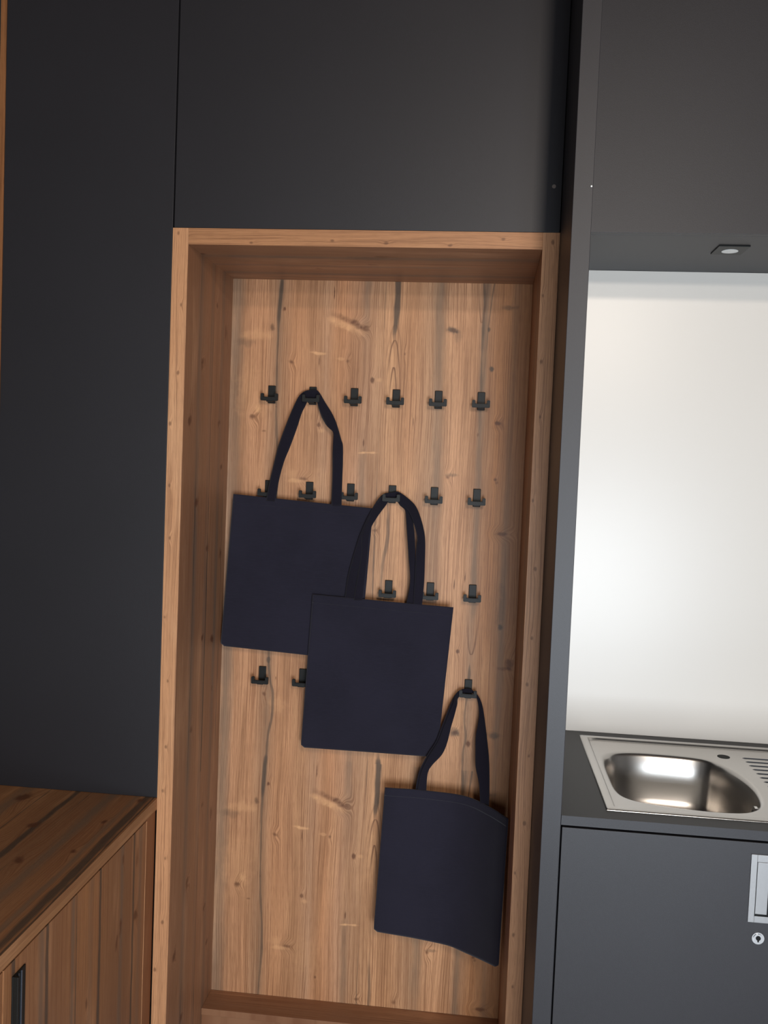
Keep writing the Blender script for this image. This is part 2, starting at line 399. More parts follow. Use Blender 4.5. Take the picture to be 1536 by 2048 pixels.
dk = [(y + .70, (z - .05) % PER, a, b, 'b', st) for y, z, a, b, st in ((-.123, .530, .016, .014, .95), (-.208, .546, .008, .018, .9), (-.228, .52, .007, .018, .9), (-.20, .697, .007, .012, .8), (-.376, .477, .006, .014, .7), (-.12, .66, .008, .02, .5), (-.45, .30, .012, .02, .8))]
m_door = wood('pine_decor_door', 'Y', 'Z', -.70, .05, ctones, .65, dk, dst, seed=41.0, tint=(.92, .74, .62))
m_filler = wood('pine_decor_filler', 'Y', 'Z', -.07, .3, ctones, .65, (), (), seed=47.0, tint=(.74, .50, .38))

m_lam = plain('anthracite_laminate', (.0140, .0126, .0150), .50, 0, .47, grain=.25, gscale=900, var=.05)
m_carc = plain('black_carcass', (.006, .006, .008), .7, 0, .3)
m_plastic = plain('black_plastic', (.006, .006, .005), .5, 0, .3, grain=.1, gscale=800)
m_white = plain('white_gloss_board', (.66, .62, .565), .34, 0, .5)
m_black = plain('opening_shade', (.002, .002, .002), .6, 0, .2)  # flat black stands in for the shade inside holes and recesses
m_cap = plain('grey_cap', (.16, .13, .11), .4)
m_disc = plain('frosted_disc', (.72, .72, .70), .5)
m_chrome = plain('chrome', (.75, .74, .72), .12, 1.0)
m_satin = plain('satin_steel', (.42, .41, .40), .3, 1.0, grain=.1, gscale=300)
m_rib = plain('blue_grey_metal', (.08, .09, .11), .35, .6)
m_wall = plain('wall_paint', (.17, .16, .155), .8, var=.03)
m_ceil = plain('ceiling_paint', (.06, .045, .038), .85)
m_frame = plain('window_frame_paint', (.10, .10, .10), .5)

def steel():
    N = NT('brushed_stainless_steel')
    tc = N.n('ShaderNodeTexCoord').outputs['Object']
    nz = N.noise(N.v('MULTIPLY', tc, (8, 900, 60)), 1.0, 2.0)

    N.set(Base_Color=(.52, .50, .475, 1), Metallic=1.0, Roughness=.27)
    return N.mat
m_steel = steel()

def fabric(name, col):
    N = NT(name)
    tc = N.n('ShaderNodeTexCoord').outputs['Object']
    sp = N.n('ShaderNodeSeparateXYZ'); N.t.links.new(tc, sp.inputs[0])
    a = N.m('SINE', N.m('MULTIPLY', sp.outputs['X'], 5200.0)); b = N.m('SINE', N.m('MULTIPLY', sp.outputs['Z'], 5200.0))
    slub = N.noise(N.v('MULTIPLY', tc, (60, 60, 900)), 1.0, 2.0)
    big = N.noise(tc, 6.0, 3.0)
    c = N.mix(N.maprange(big, .3, .7, 0, 1), (*[x * .9 for x in col], 1), (*[x * 1.12 for x in col], 1))
    c = N.mix(N.maprange(slub, .4, .75, 0, .3), c, (*[x * 1.5 for x in col], 1))
    N.bump(N.m('ADD', N.m('ADD', N.m('MULTIPLY', a, b), slub), N.m('MULTIPLY', N.noise(tc, 18.0, 3.0), 4.0)), .25, .0006)
    return N.set(Base_Color=c, Roughness=.9, Specular_IOR_Level=.15, Sheen_Weight=.15, Sheen_Roughness=.5)
m_navy = fabric('navy_cotton', (.0150, .0138, .0235))
m_navy2 = fabric('navy_webbing', (.0080, .0068, .0130))

def tiles():
    N = NT('grey_floor_tiles')
    tc = N.n('ShaderNodeTexCoord').outputs['Object']
    b = N.n('ShaderNodeTexBrick'); b.offset = 0
    N.put(b.inputs['Vector'], tc)
    b.inputs['Scale'].default_value = 1.0; b.inputs['Brick Width'].default_value = .6; b.inputs['Row Height'].default_value = .6
    b.inputs['Mortar Size'].default_value = .003
    b.inputs['Color1'].default_value = (.56, .57, .60, 1); b.inputs['Color2'].default_value = (.52, .53, .56, 1); b.inputs['Mortar'].default_value = (.18, .18, .18, 1)
    return N.set(Base_Color=b.outputs[0], Roughness=.35)
m_floor = tiles()

def glass():
    N = NT('window_glass')
    return N.set(Base_Color=(1, 1, 1, 1), Roughness=0.0, Transmission_Weight=1.0, IOR=1.45)
m_glass = glass()

# ------------------------------------------------------------------ the room
XL, XR, YB, YF, ZC = -.62, 3.3, .45, -3.0, 3.3
struct('floor', B((XL - .1, XR + .1, YF - .1, YB + .1, -.1, 0)), m_floor)
struct('ceiling', B((XL - .1, XR + .1, YF - .1, YB + .1, ZC, ZC + .1)), m_ceil)
struct('wall_back', B((XL - .1, XR + .1, YB, YB + .1, 0, ZC)), m_wall)
struct('wall_left', B((XL - .1, XL, YF, YB, 0, ZC)), m_wall)
struct('wall_right', B((XR, XR + .1, YF, YB, 0, ZC)), m_wall)
wins = [(1.13, 1.51, 2.54, 2.70), (1.13, 1.51, 2.25, 2.39), (.62, 1.92, .40, 1.46)]  # the two narrow upper windows are made up to hold the key lights
cuts_x = [XL - .1, .62, 1.13, 1.51, 1.92, XR + .1]
cuts_z = [0, .40, 1.46, 2.25, 2.39, 2.54, 2.70, ZC]
bm = bmesh.new()
for i in range(len(cuts_x) - 1):
    for j in range(len(cuts_z) - 1):
        cx, cz = (cuts_x[i] + cuts_x[i + 1]) / 2, (cuts_z[j] + cuts_z[j + 1]) / 2
        if not any(a < cx < b and c < cz < d for a, b, c, d in wins):
            box(bm, cuts_x[i], cuts_x[i + 1], YF - .15, YF, cuts_z[j], cuts_z[j + 1])
struct('wall_front', bm, m_wall)
for i, (a, b, c, d) in enumerate(wins):
    f = .035
    fr = B((a, a + f, YF - .12, YF - .06, c, d), (b - f, b, YF - .12, YF - .06, c, d), (a + f, b - f, YF - .12, YF - .06, c, c + f), (a + f, b - f, YF - .12, YF - .06, d - f, d))
    w = struct('window_%d' % (i + 1), fr, m_frame)
    obj('pane', B((a + f, b - f, YF - .094, YF - .088, c + f, d - f)), m_glass, w)

# ------------------------------------------------------------------ open coat niche in knotty pine
ni = thing('coat_niche', 'tall open wooden niche of knotty pine boards between the dark cabinets', 'niche', (WN / 2, 0.19, 0))
LZ = .0692                      # height of the ledge at the foot of the niche
obj('side_panel', B((0, T, .0012, D + .018, 0, 2.09), bev=.0004), m_side, ni)
obj('side_panel', B((WN - T, WN - .0004, .0012, D + .018, 0, 2.09), bev=.0004), m_side, ni)
obj('top_panel', B((T + .0002, WN - T - .0002, .0012, D + .018, 2.053, 2.09), bev=.0004), m_soffit, ni)
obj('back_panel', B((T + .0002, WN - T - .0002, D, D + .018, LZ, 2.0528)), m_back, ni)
e = obj('edge_strip', B((0, T, 0, .0012, 0, 2.09), bev=.0003), m_edge_v, ni); e['label'] = 'light pine edging down the left upright'
e = obj('edge_strip', B((WN - T, WN - .0004, 0, .0012, 0, 2.09), bev=.0003), m_edge_r, ni); e['label'] = 'light pine edging down the right upright'
e = obj('edge_strip', B((T + .0002, WN - T - .0002, 0, .0012, 2.053, 2.09), bev=.0003), m_edge_h, ni); e['label'] = 'light pine edging across the top'
obj('ledge', B((T + .0002, WN - T - .0002, D - .091, D - .0002, LZ - .018, LZ), bev=.0006), m_ledge, ni)
obj('skirting_board', B((T + .0002, WN - T - .0002, D - .086, D - .068, 0, LZ - .0185)), m_ledge, ni)

# ------------------------------------------------------------------ dark cabinets round the niche
wc = thing('wall_cabinet', 'tall handleless charcoal cupboard standing on the wooden counter left of the niche', 'cabinet', (-.21, .2, .7565))
obj('door', B((-.4105, -.0008, 0, .018, .7562, 3.24), bev=.0006), m_lam, wc)
obj('carcass', B((-.4105, -.0008, .020, .44, .7562, 3.24)), m_carc, wc)
s = obj('side_panel', B((-.4255, -.4115, -.001, .44, .7562, 3.24), bev=.0006), m_edge_d, wc); s['label'] = 'narrow pine panel closing the left side'
oc = thing('overhead_cabinet', 'charcoal cupboard front directly above the wooden niche', 'cabinet', (.44, .2, 2.0905))
obj('door', B((.0030, .8765, 0, .018, 2.0908, 3.24), bev=.0006), m_lam, oc)
obj('carcass', B((.0005, .8765, .020, .44, 2.0908, 3.24)), m_carc, oc)
bm = cyl(bmesh.new(), (.8594, -.0006, 2.1899), .0042, .0014, n=20)
obj('screw_cap', bm, m_cap, oc)
bm = B((.8780, .9143, -.291, .44, 0, 3.24), bev=.0008)
pl = thing('divider_panel', 'deep charcoal upright panel between the niche and the sink bay', 'panel', (.896, .07, 0))
obj('board', bm, m_lam, pl)
obj('screw_cap', cyl(bmesh.new(), (.9110, -.2916, 2.103), .0016, .0010, n=12), m_disc, pl)

uc = thing('wall_cabinet', 'charcoal wall cupboard above the white splashback, right of the divider', 'cabinet', (1.65, .1, 2.0765))
obj('door', B((.9148, 1.598, -.0615, -.0435, 2.0765, 3.24), bev=.0006), m_lam, uc)
obj('door', B((1.601, 2.30, -.0615, -.0435, 2.0765, 3.24), bev=.0006), m_lam, uc)
obj('base_board', B((.9148, 2.30, -.0425, .44, 2.0765, 2.0945), bev=.0004), m_lam, uc)
obj('carcass', B((.9148, 2.30, -.0425, .44, 2.095, 3.24)), m_carc, uc)
dl = thing('downlight', 'small square recessed spotlight under the wall cupboard over the sink', 'light', (1.2586, .0715, 2.0764))
obj('bezel', B((1.2252, 1.292, .033, .110, 2.0732, 2.0764), bev=.0006), m_plastic, dl)
obj('diffuser', cyl(bmesh.new(), (1.2588, .0745, 2.0728), .0178, .0010, 'Z'), m_disc, dl)

# ------------------------------------------------------------------ sink bay
sb = thing('splashback', 'plain glossy white splashback panel behind the sink', 'panel', (1.6, .315, .8998))
obj('board', B((.9148, 2.30, .309, .315, .8998, 2.0760)), m_white, sb)
ZT = .8995
wt = thing('worktop', 'thin charcoal worktop around the steel sink', 'worktop', (1.6, 0, .8809))
hx0, hx1, hy0, hy1 = 1.022, 1.85, -.232, .255
obj('slab', B((.9148, hx0, -.2915, .44, .8809, ZT), (hx1, 2.30, -.2915, .44, .8809, ZT), (hx0, hx1, -.2915, hy0, .8809, ZT), (hx0, hx1, hy1, .44, .8809, ZT)), m_lam, wt)

def spline_closed(pts, per=8):
    out = []
    n = len(pts)
    for i in range(n):
        p0, p1, p2, p3 = (Vector(pts[(i + k - 1) % n]) for k in range(4))
        for j in range(per):
            t = j / per
            out.append(0.5 * ((2 * p1) + (p2 - p0) * t + (2 * p0 - 5 * p1 + 4 * p2 - p3) * t * t + (3 * p1 - p0 - 3 * p2 + p3) * t ** 3))
    return out

sk = thing('kitchen_sink', 'inset stainless steel sink with one bowl and ribbed drainer', 'sink', (1.43, .01, .8998))
bowl = spline_closed([(1.278, .1545), (1.164, .166), (1.091, .157), (1.053, .128), (1.040, .075), (1.038, -.03), (1.041, -.115), (1.058, -.158), (1.10, -.182),
                      (1.17, -.196), (1.246, -.200), (1.300, -.186), (1.336, -.140), (1.352, -.05), (1.345, .04), (1.318, .115)])
bc = Vector((1.195, -.017))
sx0, sx1, sy0, sy1 = 1.0065, 1.866, -.2455, .269
def rect_hit(p, ins, r=.012):
    d = (p - bc).normalized(); best = 1e9
    for lim, ax in ((sx0 + ins, 0), (sx1 - ins, 0), (sy0 + ins, 1), (sy1 - ins, 1)):
        if abs(d[ax]) > 1e-9:
            t = (lim - bc[ax]) / d[ax]
            if t > 0:
                best = min(best, t)
    return bc + d * best
# add directions that point at the corners so the outline stays square
dirs = list(bowl)
bm = bmesh.new()
loops = []
corners = [(sx0, sy0), (sx1, sy0), (sx1, sy1), (sx0, sy1)]
ang = lambda p: math.atan2((p - bc).y, (p - bc).x)
for c in corners:
    d = (Vector(c) - bc).normalized()
    for k in range(len(dirs)):
        p, q = dirs[k] - bc, dirs[(k + 1) % len(dirs)] - bc
        c1, c2 = p.x * d.y - p.y * d.x, d.x * q.y - d.y * q.x
        if p.dot(d) > 0 and q.dot(d) > 0 and c1 * c2 >= 0 and abs(c1) + abs(c2) > 1e-12:
            t = c1 / (c1 + c2)
            dirs.insert(k + 1, bc + p.lerp(q, t))
            break
def ring(fn):
    vs = [bm.verts.new(fn(p)) for p in dirs]
    loops.append(vs)
ring(lambda p: (*rect_hit(p, 0), .8996))
ring(lambda p: (*rect_hit(p, 0.0004), .9012))
ring(lambda p: (*rect_hit(p, 0.003), .9022))
ring(lambda p: (*rect_hit(p, 0.016), .9024))
ring(lambda p: (*rect_hit(p, 0.0180), .9018))
ring(lambda p: (*rect_hit(p, 0.0205), .8982))
ring(lambda p: (*rect_hit(p, 0.0215), .8976))
ring(lambda p: (*rect_hit(p, 0.0238), .8975))
for ins, z in ((-.004, .8975), (-.001, .8970), (.003, .8950), (.006, .889), (.012, .84), (.018, .795), (.030, .768), (.055, .756), (.10, .7525), (.14, .7515)):
    ring(lambda p: (*(bc + (p - bc) * (1 - ins / .165)), z))
for a, b in zip(loops, loops[1:]):
    n = len(a)
    for i in range(n):
        bm.faces.new((a[i], a[(i + 1) % n], b[(i + 1) % n], b[i]))
bm.faces.new(loops[-1])
bmesh.ops.recalc_face_normals(bm, faces=bm.faces)
for f in bm.faces:
    if f.calc_center_median().z < .80 and f.normal.z < 0:
        bmesh.ops.reverse_faces(bm, faces=bm.faces[:]); break
obj('basin', bm, m_steel, sk, smooth=True)
for i in range(13):
    y = .179 - i * .0281
    bm = bmesh.new()
    x0 = 1.382
    vs = []
    prof = [(-.0032, 0), (-.002, .0012), (0, .0016), (.002, .0012), (.0032, 0)]
    for x, s_ in ((x0, .05), (x0 + .006, 1), (1.80, 1), (1.806, .05)):
        vs.append([bm.verts.new((x, y + a * max(s_, .2), .8976 + b * s_)) for a, b in prof])
    for a, b in zip(vs, vs[1:]):
        for k in range(4):
            bm.faces.new((a[k], b[k], b[k + 1], a[k + 1]))
    obj('drainer_rib', bm, m_rib, sk, smooth=True)
o = obj('tap_hole', cyl(bmesh.new(), (1.339, .180, .8978), .0145, .0008, 'Z'), m_black, sk); o['label'] = 'round black tap hole'  # black disc on the deck for the darkness of an uncut hole
o = obj('drain', cyl(bmesh.new(), (1.195, -.017, .7528), .042, .002, 'Z'), m_chrome, sk)
o = obj('overflow', cyl(bmesh.new(), (1.333, -.105, .866), .015, .006, 'X', 24), m_chrome, sk)
obj('overflow_slot', B((1.3285, 1.3295, -.113, -.097, .862, .870)), m_black, o)

bc_ = thing('base_cabinet', 'charcoal cupboard under the sink with a steel pull and lock', 'cabinet', (1.6, .08, 0))
d1 = obj('door', B((.9172, 1.372, -.291, -.273, .10, .8762), bev=.0006), m_lam, bc_)
obj('door', B((1.3755, 1.835, -.291, -.273, .10, .8762), bev=.0006), m_lam, bc_)
obj('door', B((1.8385, 2.30, -.291, -.273, .10, .8762), bev=.0006), m_lam, bc_)
obj('carcass', B((.9148, 1.018, -.270, .44, .10, .8805), (1.018, 2.30, -.270, .44, .10, .74)), m_carc, bc_)
obj('rail', B((1.018, 2.30, -.270, -.25, .80, .8805)), m_carc, bc_)
obj('plinth', B((.9148, 2.30, -.24, -.222, 0, .0995)), m_lam, bc_)
hx, hz0, hz1 = 1.274, .722, .854
h = obj('handle', B((hx, hx + .0115, -.2936, -.2912, hz0, hz1), (hx + .0485, hx + .060, -.2936, -.2912, hz0, hz1), (hx + .0115, hx + .0485, -.2936, -.2912, .840, hz1),
                    (hx + .0115, hx + .0485, -.2936, -.2912, hz0, .7345), bev=.0004), m_satin, d1)
h['label'] = 'rectangular recessed steel pull'
obj('lock', cyl(cyl(bmesh.new(), (1.2950, -.2925, .6917), .0115, .003, n=32), (1.2950, -.2945, .6917), .0088, .0012, n=32), m_chrome, d1)['label'] = 'round chrome cam lock'
lk = bpy.data.objects['lock']
obj('keyhole', cyl(B((1.2937, 1.2965, -.2957, -.2950, .6850, .6925)), (1.2950, -.2953, .6925), .0046, .0007, n=20), m_black, d1)
obj('handle_cup', B((hx + .0115, hx + .0485, -.2915, -.2911, .7345, .840)), m_black, d1)  # black plate on the door face painted for the recess's shade
obj('handle_flap', B((hx + .0125, hx + .0345, -.2932, -.2916, .7385, .8395), bev=.0005), m_satin, d1)

# ------------------------------------------------------------------ wooden counter and cupboard on the left
ct = thing('counter', 'wooden knotty pine counter running forward at the lower left', 'counter', (-.31, -.7, .7275))
obj('slab', B((-.615, -.0012, -1.60, .44, .7275, .7555)), m_counter, ct)
obj('edge_strip', B((-.0012, 0, -1.60, -.0005, .7275, .7555), bev=.0003), m_cedge, ct)
lc = thing('base_cabinet', 'dark brown knotty pine cupboard under the wooden counter at the lower left', 'cabinet', (-.31, -.8, 0))
ld = obj('door', B((-.018, 0, -.700, -.0668, .10, .7245), bev=.0004), m_door, lc)
obj('door', B((-.018, 0, -1.336, -.7035, .10, .7245), bev=.0004), m_door, lc)
s = obj('edge_strip', B((-.018, .0006, -.0666, -.0640, .10, .7245)), m_edge_v, lc); s['label'] = 'thin light pine edge beside the door'
s = obj('filler_strip', B((-.018, -.003, -.0636, -.0008, 0, .7268)), m_filler, lc); s['label'] = 'reddish brown filler strip in the corner'
obj('carcass', B((-.60, -.020, -1.60, -.0008, .10, .727)), m_carc, lc)
obj('plinth', B((-.07, -.052, -1.60, -.066, 0, .0995)), m_filler, lc)
hd = obj('handle', B((.0002, .0030, -.6745, -.6325, .40, .700), bev=.0006), m_plastic, ld); hd['label'] = 'black ribbed vertical handle'
for y in (-.6600, -.6500):
    obj('rib', B((.0030, .0052, y, y + .0035, .402, .698), bev=.0005), m_rib, ld)
obj('grip', B((.0030, .0115, -.6745, -.6690, .40, .700), bev=.0008), m_plastic, ld)

# ------------------------------------------------------------------ coat hooks
HX, DX, HZ, DZ = .15494, .11301, 1.7677, .25616
def make_hook():
    h = thing('coat_hook', '', 'hook', (0, 0, 0), 'black double coat hooks in the niche')
    obj('plate', B((-.010, .010, -.0060, -.0002, 0, .048), bev=.0012), m_plastic, h, True)
    obj('arm', B((-.009, .009, -.0300, -.0055, .003, .0095), bev=.0010), m_plastic, h, True)
    bm = bmesh.new()
    outline = [(-.0235, .0055), (.0235, .0055), (.0235, .025), (.0150, .025), (.0150, .0155), (-.0150, .0155), (-.0150, .025), (-.0235, .025)]
    f = [bm.verts.new((x, -.0355, z)) for x, z in outline]
    b = [bm.verts.new((x, -.0275, z)) for x, z in outline]
    bm.faces.new(f[::-1]); bm.faces.new(b)
    for i in range(8):
        bm.faces.new((f[i], f[(i + 1) % 8], b[(i + 1) % 8], b[i]))
    bmesh.ops.recalc_face_normals(bm, faces=bm.faces)
    bmesh.ops.bevel(bm, geom=bm.edges[:], offset=.0013, segments=2, affect='EDGES')
    obj('crossbar', bm, m_plastic, h, True)
    return h
first = make_hook()
hooks = {
    (0, 0): 'empty black hook at the left end of the topmost row',
    (0, 1): 'black hook in the topmost row holding the highest navy bag',
    (0, 2): 'empty black hook in the topmost row, first one right of the highest bag',
    (0, 3): 'empty black hook in the topmost row just below the pointed dark crack in the board',
    (0, 4): 'empty black hook in the topmost row, next to last at the right',
    (0, 5): 'empty black hook at the right end of the topmost row',
    (1, 0): 'black hook half hidden behind the left strap of the highest bag',
    (1, 1): 'empty black hook framed between the two straps of the highest bag',
    (1, 2): 'empty black hook just right of the right strap of the highest bag',
    (1, 3): 'black hook in the second row holding the middle navy bag',
    (1, 4): 'empty black hook in the second row, first one right of the middle bag straps',
    (1, 5): 'empty black hook at the right end of the second row',
    (2, 3): 'empty black hook framed between the two straps of the middle bag',
    (2, 4): 'black hook touching the outer right strap of the middle bag',
    (2, 5): 'empty black hook at the right end of the third row',
    (3, 0): 'empty black hook below the left part of the highest bag, fully in view',
    (3, 1): 'black hook in the lowest row half covered by the left edge of the middle bag',
    (3, 5): 'black hook at the lower right holding the lowest navy bag',
}
for k, ((i, j), lab) in enumerate(hooks.items()):
    if k == 0:
        h = first
    else:
        h = first.copy(); C.objects.link(h)
        for ch in list(first.children):
            c = ch.copy(); C.objects.link(c); c.parent = h
    h.location = (HX + j * DX, D, HZ - i * DZ - .048)
    h['label'] = lab

# ------------------------------------------------------------------ tote bags
def lerp_pts(pts, u):
    n = len(pts) - 1
    # smooth (Catmull-Rom) interpolation over stations (u, x, y, z)
    for i in range(n):
        if u <= pts[i + 1][0] + 1e-9:
            break
    p1, p2 = pts[i], pts[i + 1]
    p0 = pts[i - 1] if i > 0 else p1
    p3 = pts[i + 2] if i + 2 <= n else p2
    t = (u - p1[0]) / (p2[0] - p1[0])
    out = []
    for k in (1, 2, 3):
        m1 = (p2[k] - p0[k]) / max(p2[0] - p0[0], 1e-6) * (p2[0] - p1[0])
        m2 = (p3[k] - p1[k]) / max(p3[0] - p1[0], 1e-6) * (p2[0] - p1[0])
        out.append((2 * t ** 3 - 3 * t * t + 1) * p1[k] + (t ** 3 - 2 * t * t + t) * m1 + (-2 * t ** 3 + 3 * t * t) * p2[k] + (t ** 3 - t * t) * m2)
    return Vector(out)

def cloth_shell(top, bot, v0, v1, th, off, seed, nu=56, nv=60, corner=.010, wave=.0016, puff=.0015):
    """A closed thin double layer between a top and a bottom edge curve."""
    H = .42
    F, K = [], []
    for j in range(nv + 1):
        v = v0 + (v1 - v0) * j / nv
        d = (1 - v) * H
        ins = 0.0
        if corner and d < corner:
            ins = (corner - math.sqrt(max(0.0, corner ** 2 - (corner - d) ** 2))) / .38
        for i in range(nu + 1):
            u = i / nu
            uu = ins + u * (1 - 2 * ins)
            a, b = lerp_pts(top, uu), lerp_pts(bot, uu)
            p = a.lerp(b, v)
            e = 1e-3
            du = lerp_pts(top, min(1, uu + e)).lerp(lerp_pts(bot, min(1, uu + e)), v) - lerp_pts(top, max(0, uu - e)).lerp(lerp_pts(bot, max(0, uu - e)), v)
            nr = du.cross(Vector((0, 0, 1))).normalized()      # towards the viewer (-Y)
            if nr.y > 0:
                nr = -nr
            w = wave * (noise.noise(Vector((uu * 2.2, v * 1.6, seed))) + .35 * noise.noise(Vector((uu * 6, v * 5, seed + 5))))
            pf = puff * math.sin(math.pi * u) ** .5 * math.sin(math.pi * min(1, max(0, v * .96 + .04))) ** .5
            F.append(p + nr * (w + th / 2 + pf + off)); K.append(p + nr * (w - th / 2 + off))
    n = (nu + 1) * (nv + 1)
    V = [tuple(x) for x in F + K]
    Fc = []
    idx = lambda i, j: j * (nu + 1) + i
    for j in range(nv):
        for i in range(nu):
            a, b, c, d = idx(i, j), idx(i + 1, j), idx(i + 1, j + 1), idx(i, j + 1)
            Fc.append((a, d, c, b)); Fc.append((a + n, b + n, c + n, d + n))
    for i in range(nu):
        Fc.append((idx(i, 0), idx(i + 1, 0), idx(i + 1, 0) + n, idx(i, 0) + n))
        Fc.append((idx(i, nv), idx(i, nv) + n, idx(i + 1, nv) + n, idx(i + 1, nv)))
    for j in range(nv):
        Fc.append((idx(0, j), idx(0, j) + n, idx(0, j + 1) + n, idx(0, j + 1)))
        Fc.append((idx(nu, j), idx(nu, j + 1), idx(nu, j + 1) + n, idx(nu, j) + n))
    return V, Fc

def ribbon(st, hook, dz=0.0, th=.0014, sub=6):
    """A strap from the two edges of its stations (left x y z, right x y z); it rests on the hook arm."""
    hx, arm = hook
    S = []
    for s in st:
        s = list(s)
        if abs((s[0] + s[3]) / 2 - hx) < .019 and s[5] < arm + .03:
            s[5] = max(s[5], arm + .0045); s[2] = max(s[2], arm + .0045)
        S.append((0, *s))
    S = [(i, *s[1:]) for i, s in enumerate(S)]
    A = [(i, s[1], s[2], s[3]) for i, s in enumerate(S)]
    Bq = [(i, s[4], s[5], s[6]) for i, s in enumerate(S)]
    n = (len(S) - 1) * sub
    V, Fc = [], []
    W = 4
    rows = []
    for k in range(n + 1):
        t = k / sub
        a, b = lerp_pts(A, t), lerp_pts(Bq, t)
        a2, b2 = lerp_pts(A, min(len(S) - 1, t + .05)), lerp_pts(Bq, min(len(S) - 1, t + .05))
        if k == n:
            a2, b2 = a + (a - lerp_pts(A, t - .05)), b + (b - lerp_pts(Bq, t - .05))
        tan = ((a2 + b2) - (a + b))
        nr = tan.cross(b - a)
        nr = nr.normalized() if nr.length > 1e-9 else Vector((0, -1, 0))
        if nr.y > 0:
            nr = -nr
        row = []
        for side in (1, -1):
            for w in range(W + 1):
                row.append(tuple(a.lerp(b, w / W) + nr * side * th / 2))
        rows.append(len(V)); V += row
    m = 2 * (W + 1)
    for k in range(n):
        r, q = rows[k], rows[k + 1]
        for w in range(W):
            Fc.append((r + w, r + w + 1, q + w + 1, q + w))
            Fc.append((r + W + 1 + w, q + W + 1 + w, q + W + 2 + w, r + W + 2 + w))
        Fc.append((r, q, q + W + 1, r + W + 1)); Fc.append((r + W, r + 2 * W + 1, q + 2 * W + 1, q + W))
    for r in (rows[0], rows[-1]):
        Fc.append(tuple([r + w for w in range(W + 1)] + [r + W + 1 + w for w in range(W, -1, -1)]))
    return V, Fc

def shift(st, dx, dy, dz=0.0, keep=None):
    return [(a + dx, b + dy, c + dz, d + dx, e_ + dy, f + dz) for a, b, c, d, e_, f in st]

B1 = [(0.158, 0.3411, 1.4565, 0.1822, 0.3411, 1.4559), (0.1645, 0.3416, 1.5005, 0.1891, 0.3416, 1.512), (0.1778, 0.3436, 1.5673, 0.201, 0.3436, 1.5648), (0.1882, 0.3456, 1.613, 0.2151, 0.3456, 1.6036), (0.205, 0.3496, 1.666, 0.2319, 0.3496, 1.6565), (0.2199, 0.3556, 1.7085, 0.2417, 0.3556, 1.6954), (0.2335, 0.3616, 1.7407, 0.2503, 0.3616, 1.7169), (0.2499, 0.3656, 1.7554, 0.2582, 0.3656, 1.7244), (0.2704, 0.3656, 1.7585, 0.2716, 0.3656, 1.7255), (0.2836, 0.3656, 1.7565, 0.2796, 0.3656, 1.7199), (0.3049, 0.3616, 1.7256, 0.2956, 0.3616, 1.6906), (0.3245, 0.3556, 1.6982, 0.3145, 0.3496, 1.6629), (0.3385, 0.3516, 1.6707, 0.3323, 0.3456, 1.6461), (0.353, 0.3476, 1.6296, 0.334, 0.3416, 1.6184), (0.3585, 0.3456, 1.6125, 0.3331, 0.3456, 1.5873), (0.3604, 0.3436, 1.5711, 0.3349, 0.3436, 1.5493), (0.3609, 0.3416, 1.5192, 0.3358, 0.3416, 1.5077), (0.3615, 0.3411, 1.4516, 0.3355, 0.3411, 1.4505)]
B2a = [(0.4062, 0.3301, 1.2032, 0.4303, 0.3301, 1.2045), (0.4156, 0.3306, 1.2716, 0.4343, 0.3306, 1.2646), (0.4231, 0.3304, 1.3277, 0.4391, 0.3304, 1.3285), (0.4219, 0.3293, 1.3754, 0.4434, 0.3293, 1.3884), (0.4408, 0.33, 1.4279, 0.4608, 0.33, 1.4268), (0.4576, 0.3545, 1.4679, 0.4819, 0.3545, 1.461), (0.4757, 0.3625, 1.4883, 0.4886, 0.3625, 1.4669), (0.4942, 0.3656, 1.4929, 0.4952, 0.3656, 1.4677), (0.511, 0.3656, 1.4957, 0.5021, 0.3656, 1.4672), (0.536, 0.3625, 1.4809, 0.5167, 0.3625, 1.462), (0.5594, 0.357, 1.4603, 0.5359, 0.357, 1.4513), (0.5752, 0.3456, 1.4296, 0.5514, 0.3456, 1.4285), (0.5871, 0.3396, 1.3909, 0.5677, 0.3396, 1.382), (0.5907, 0.3356, 1.3596, 0.5673, 0.3356, 1.3506), (0.5917, 0.3336, 1.3203, 0.5671, 0.3336, 1.3111), (0.5922, 0.3311, 1.2571, 0.5667, 0.3311, 1.2597), (0.5892, 0.3301, 1.1974, 0.5663, 0.3301, 1.1962)]
B2b = [(0.3817, 0.3331, 1.2014, 0.4066, 0.3331, 1.2027), (0.3892, 0.3331, 1.27, 0.4118, 0.3331, 1.2551), (0.4047, 0.3309, 1.3347, 0.4272, 0.3309, 1.3359), (0.4188, 0.3303, 1.3832, 0.437, 0.3303, 1.3801), (0.4403, 0.3313, 1.4357, 0.4567, 0.3313, 1.4245), (0.4572, 0.3565, 1.4718, 0.4778, 0.3565, 1.4587), (0.4733, 0.365, 1.4889, 0.4843, 0.365, 1.4653), (0.4939, 0.3696, 1.492, 0.4949, 0.3696, 1.4672), (0.5108, 0.3696, 1.4915, 0.5037, 0.3696, 1.4668), (0.5281, 0.365, 1.4704, 0.5165, 0.365, 1.4599), (0.5499, 0.36, 1.4397, 0.5316, 0.36, 1.4468), (0.5573, 0.3496, 1.4047, 0.5362, 0.3496, 1.4236), (0.5617, 0.3456, 1.3733, 0.5416, 0.3456, 1.3763), (0.5663, 0.3416, 1.3182, 0.5484, 0.3416, 1.3173), (0.5672, 0.3376, 1.2549, 0.5544, 0.3376, 1.2582), (0.568, 0.3341, 1.1956, 0.5462, 0.3341, 1.1944)]
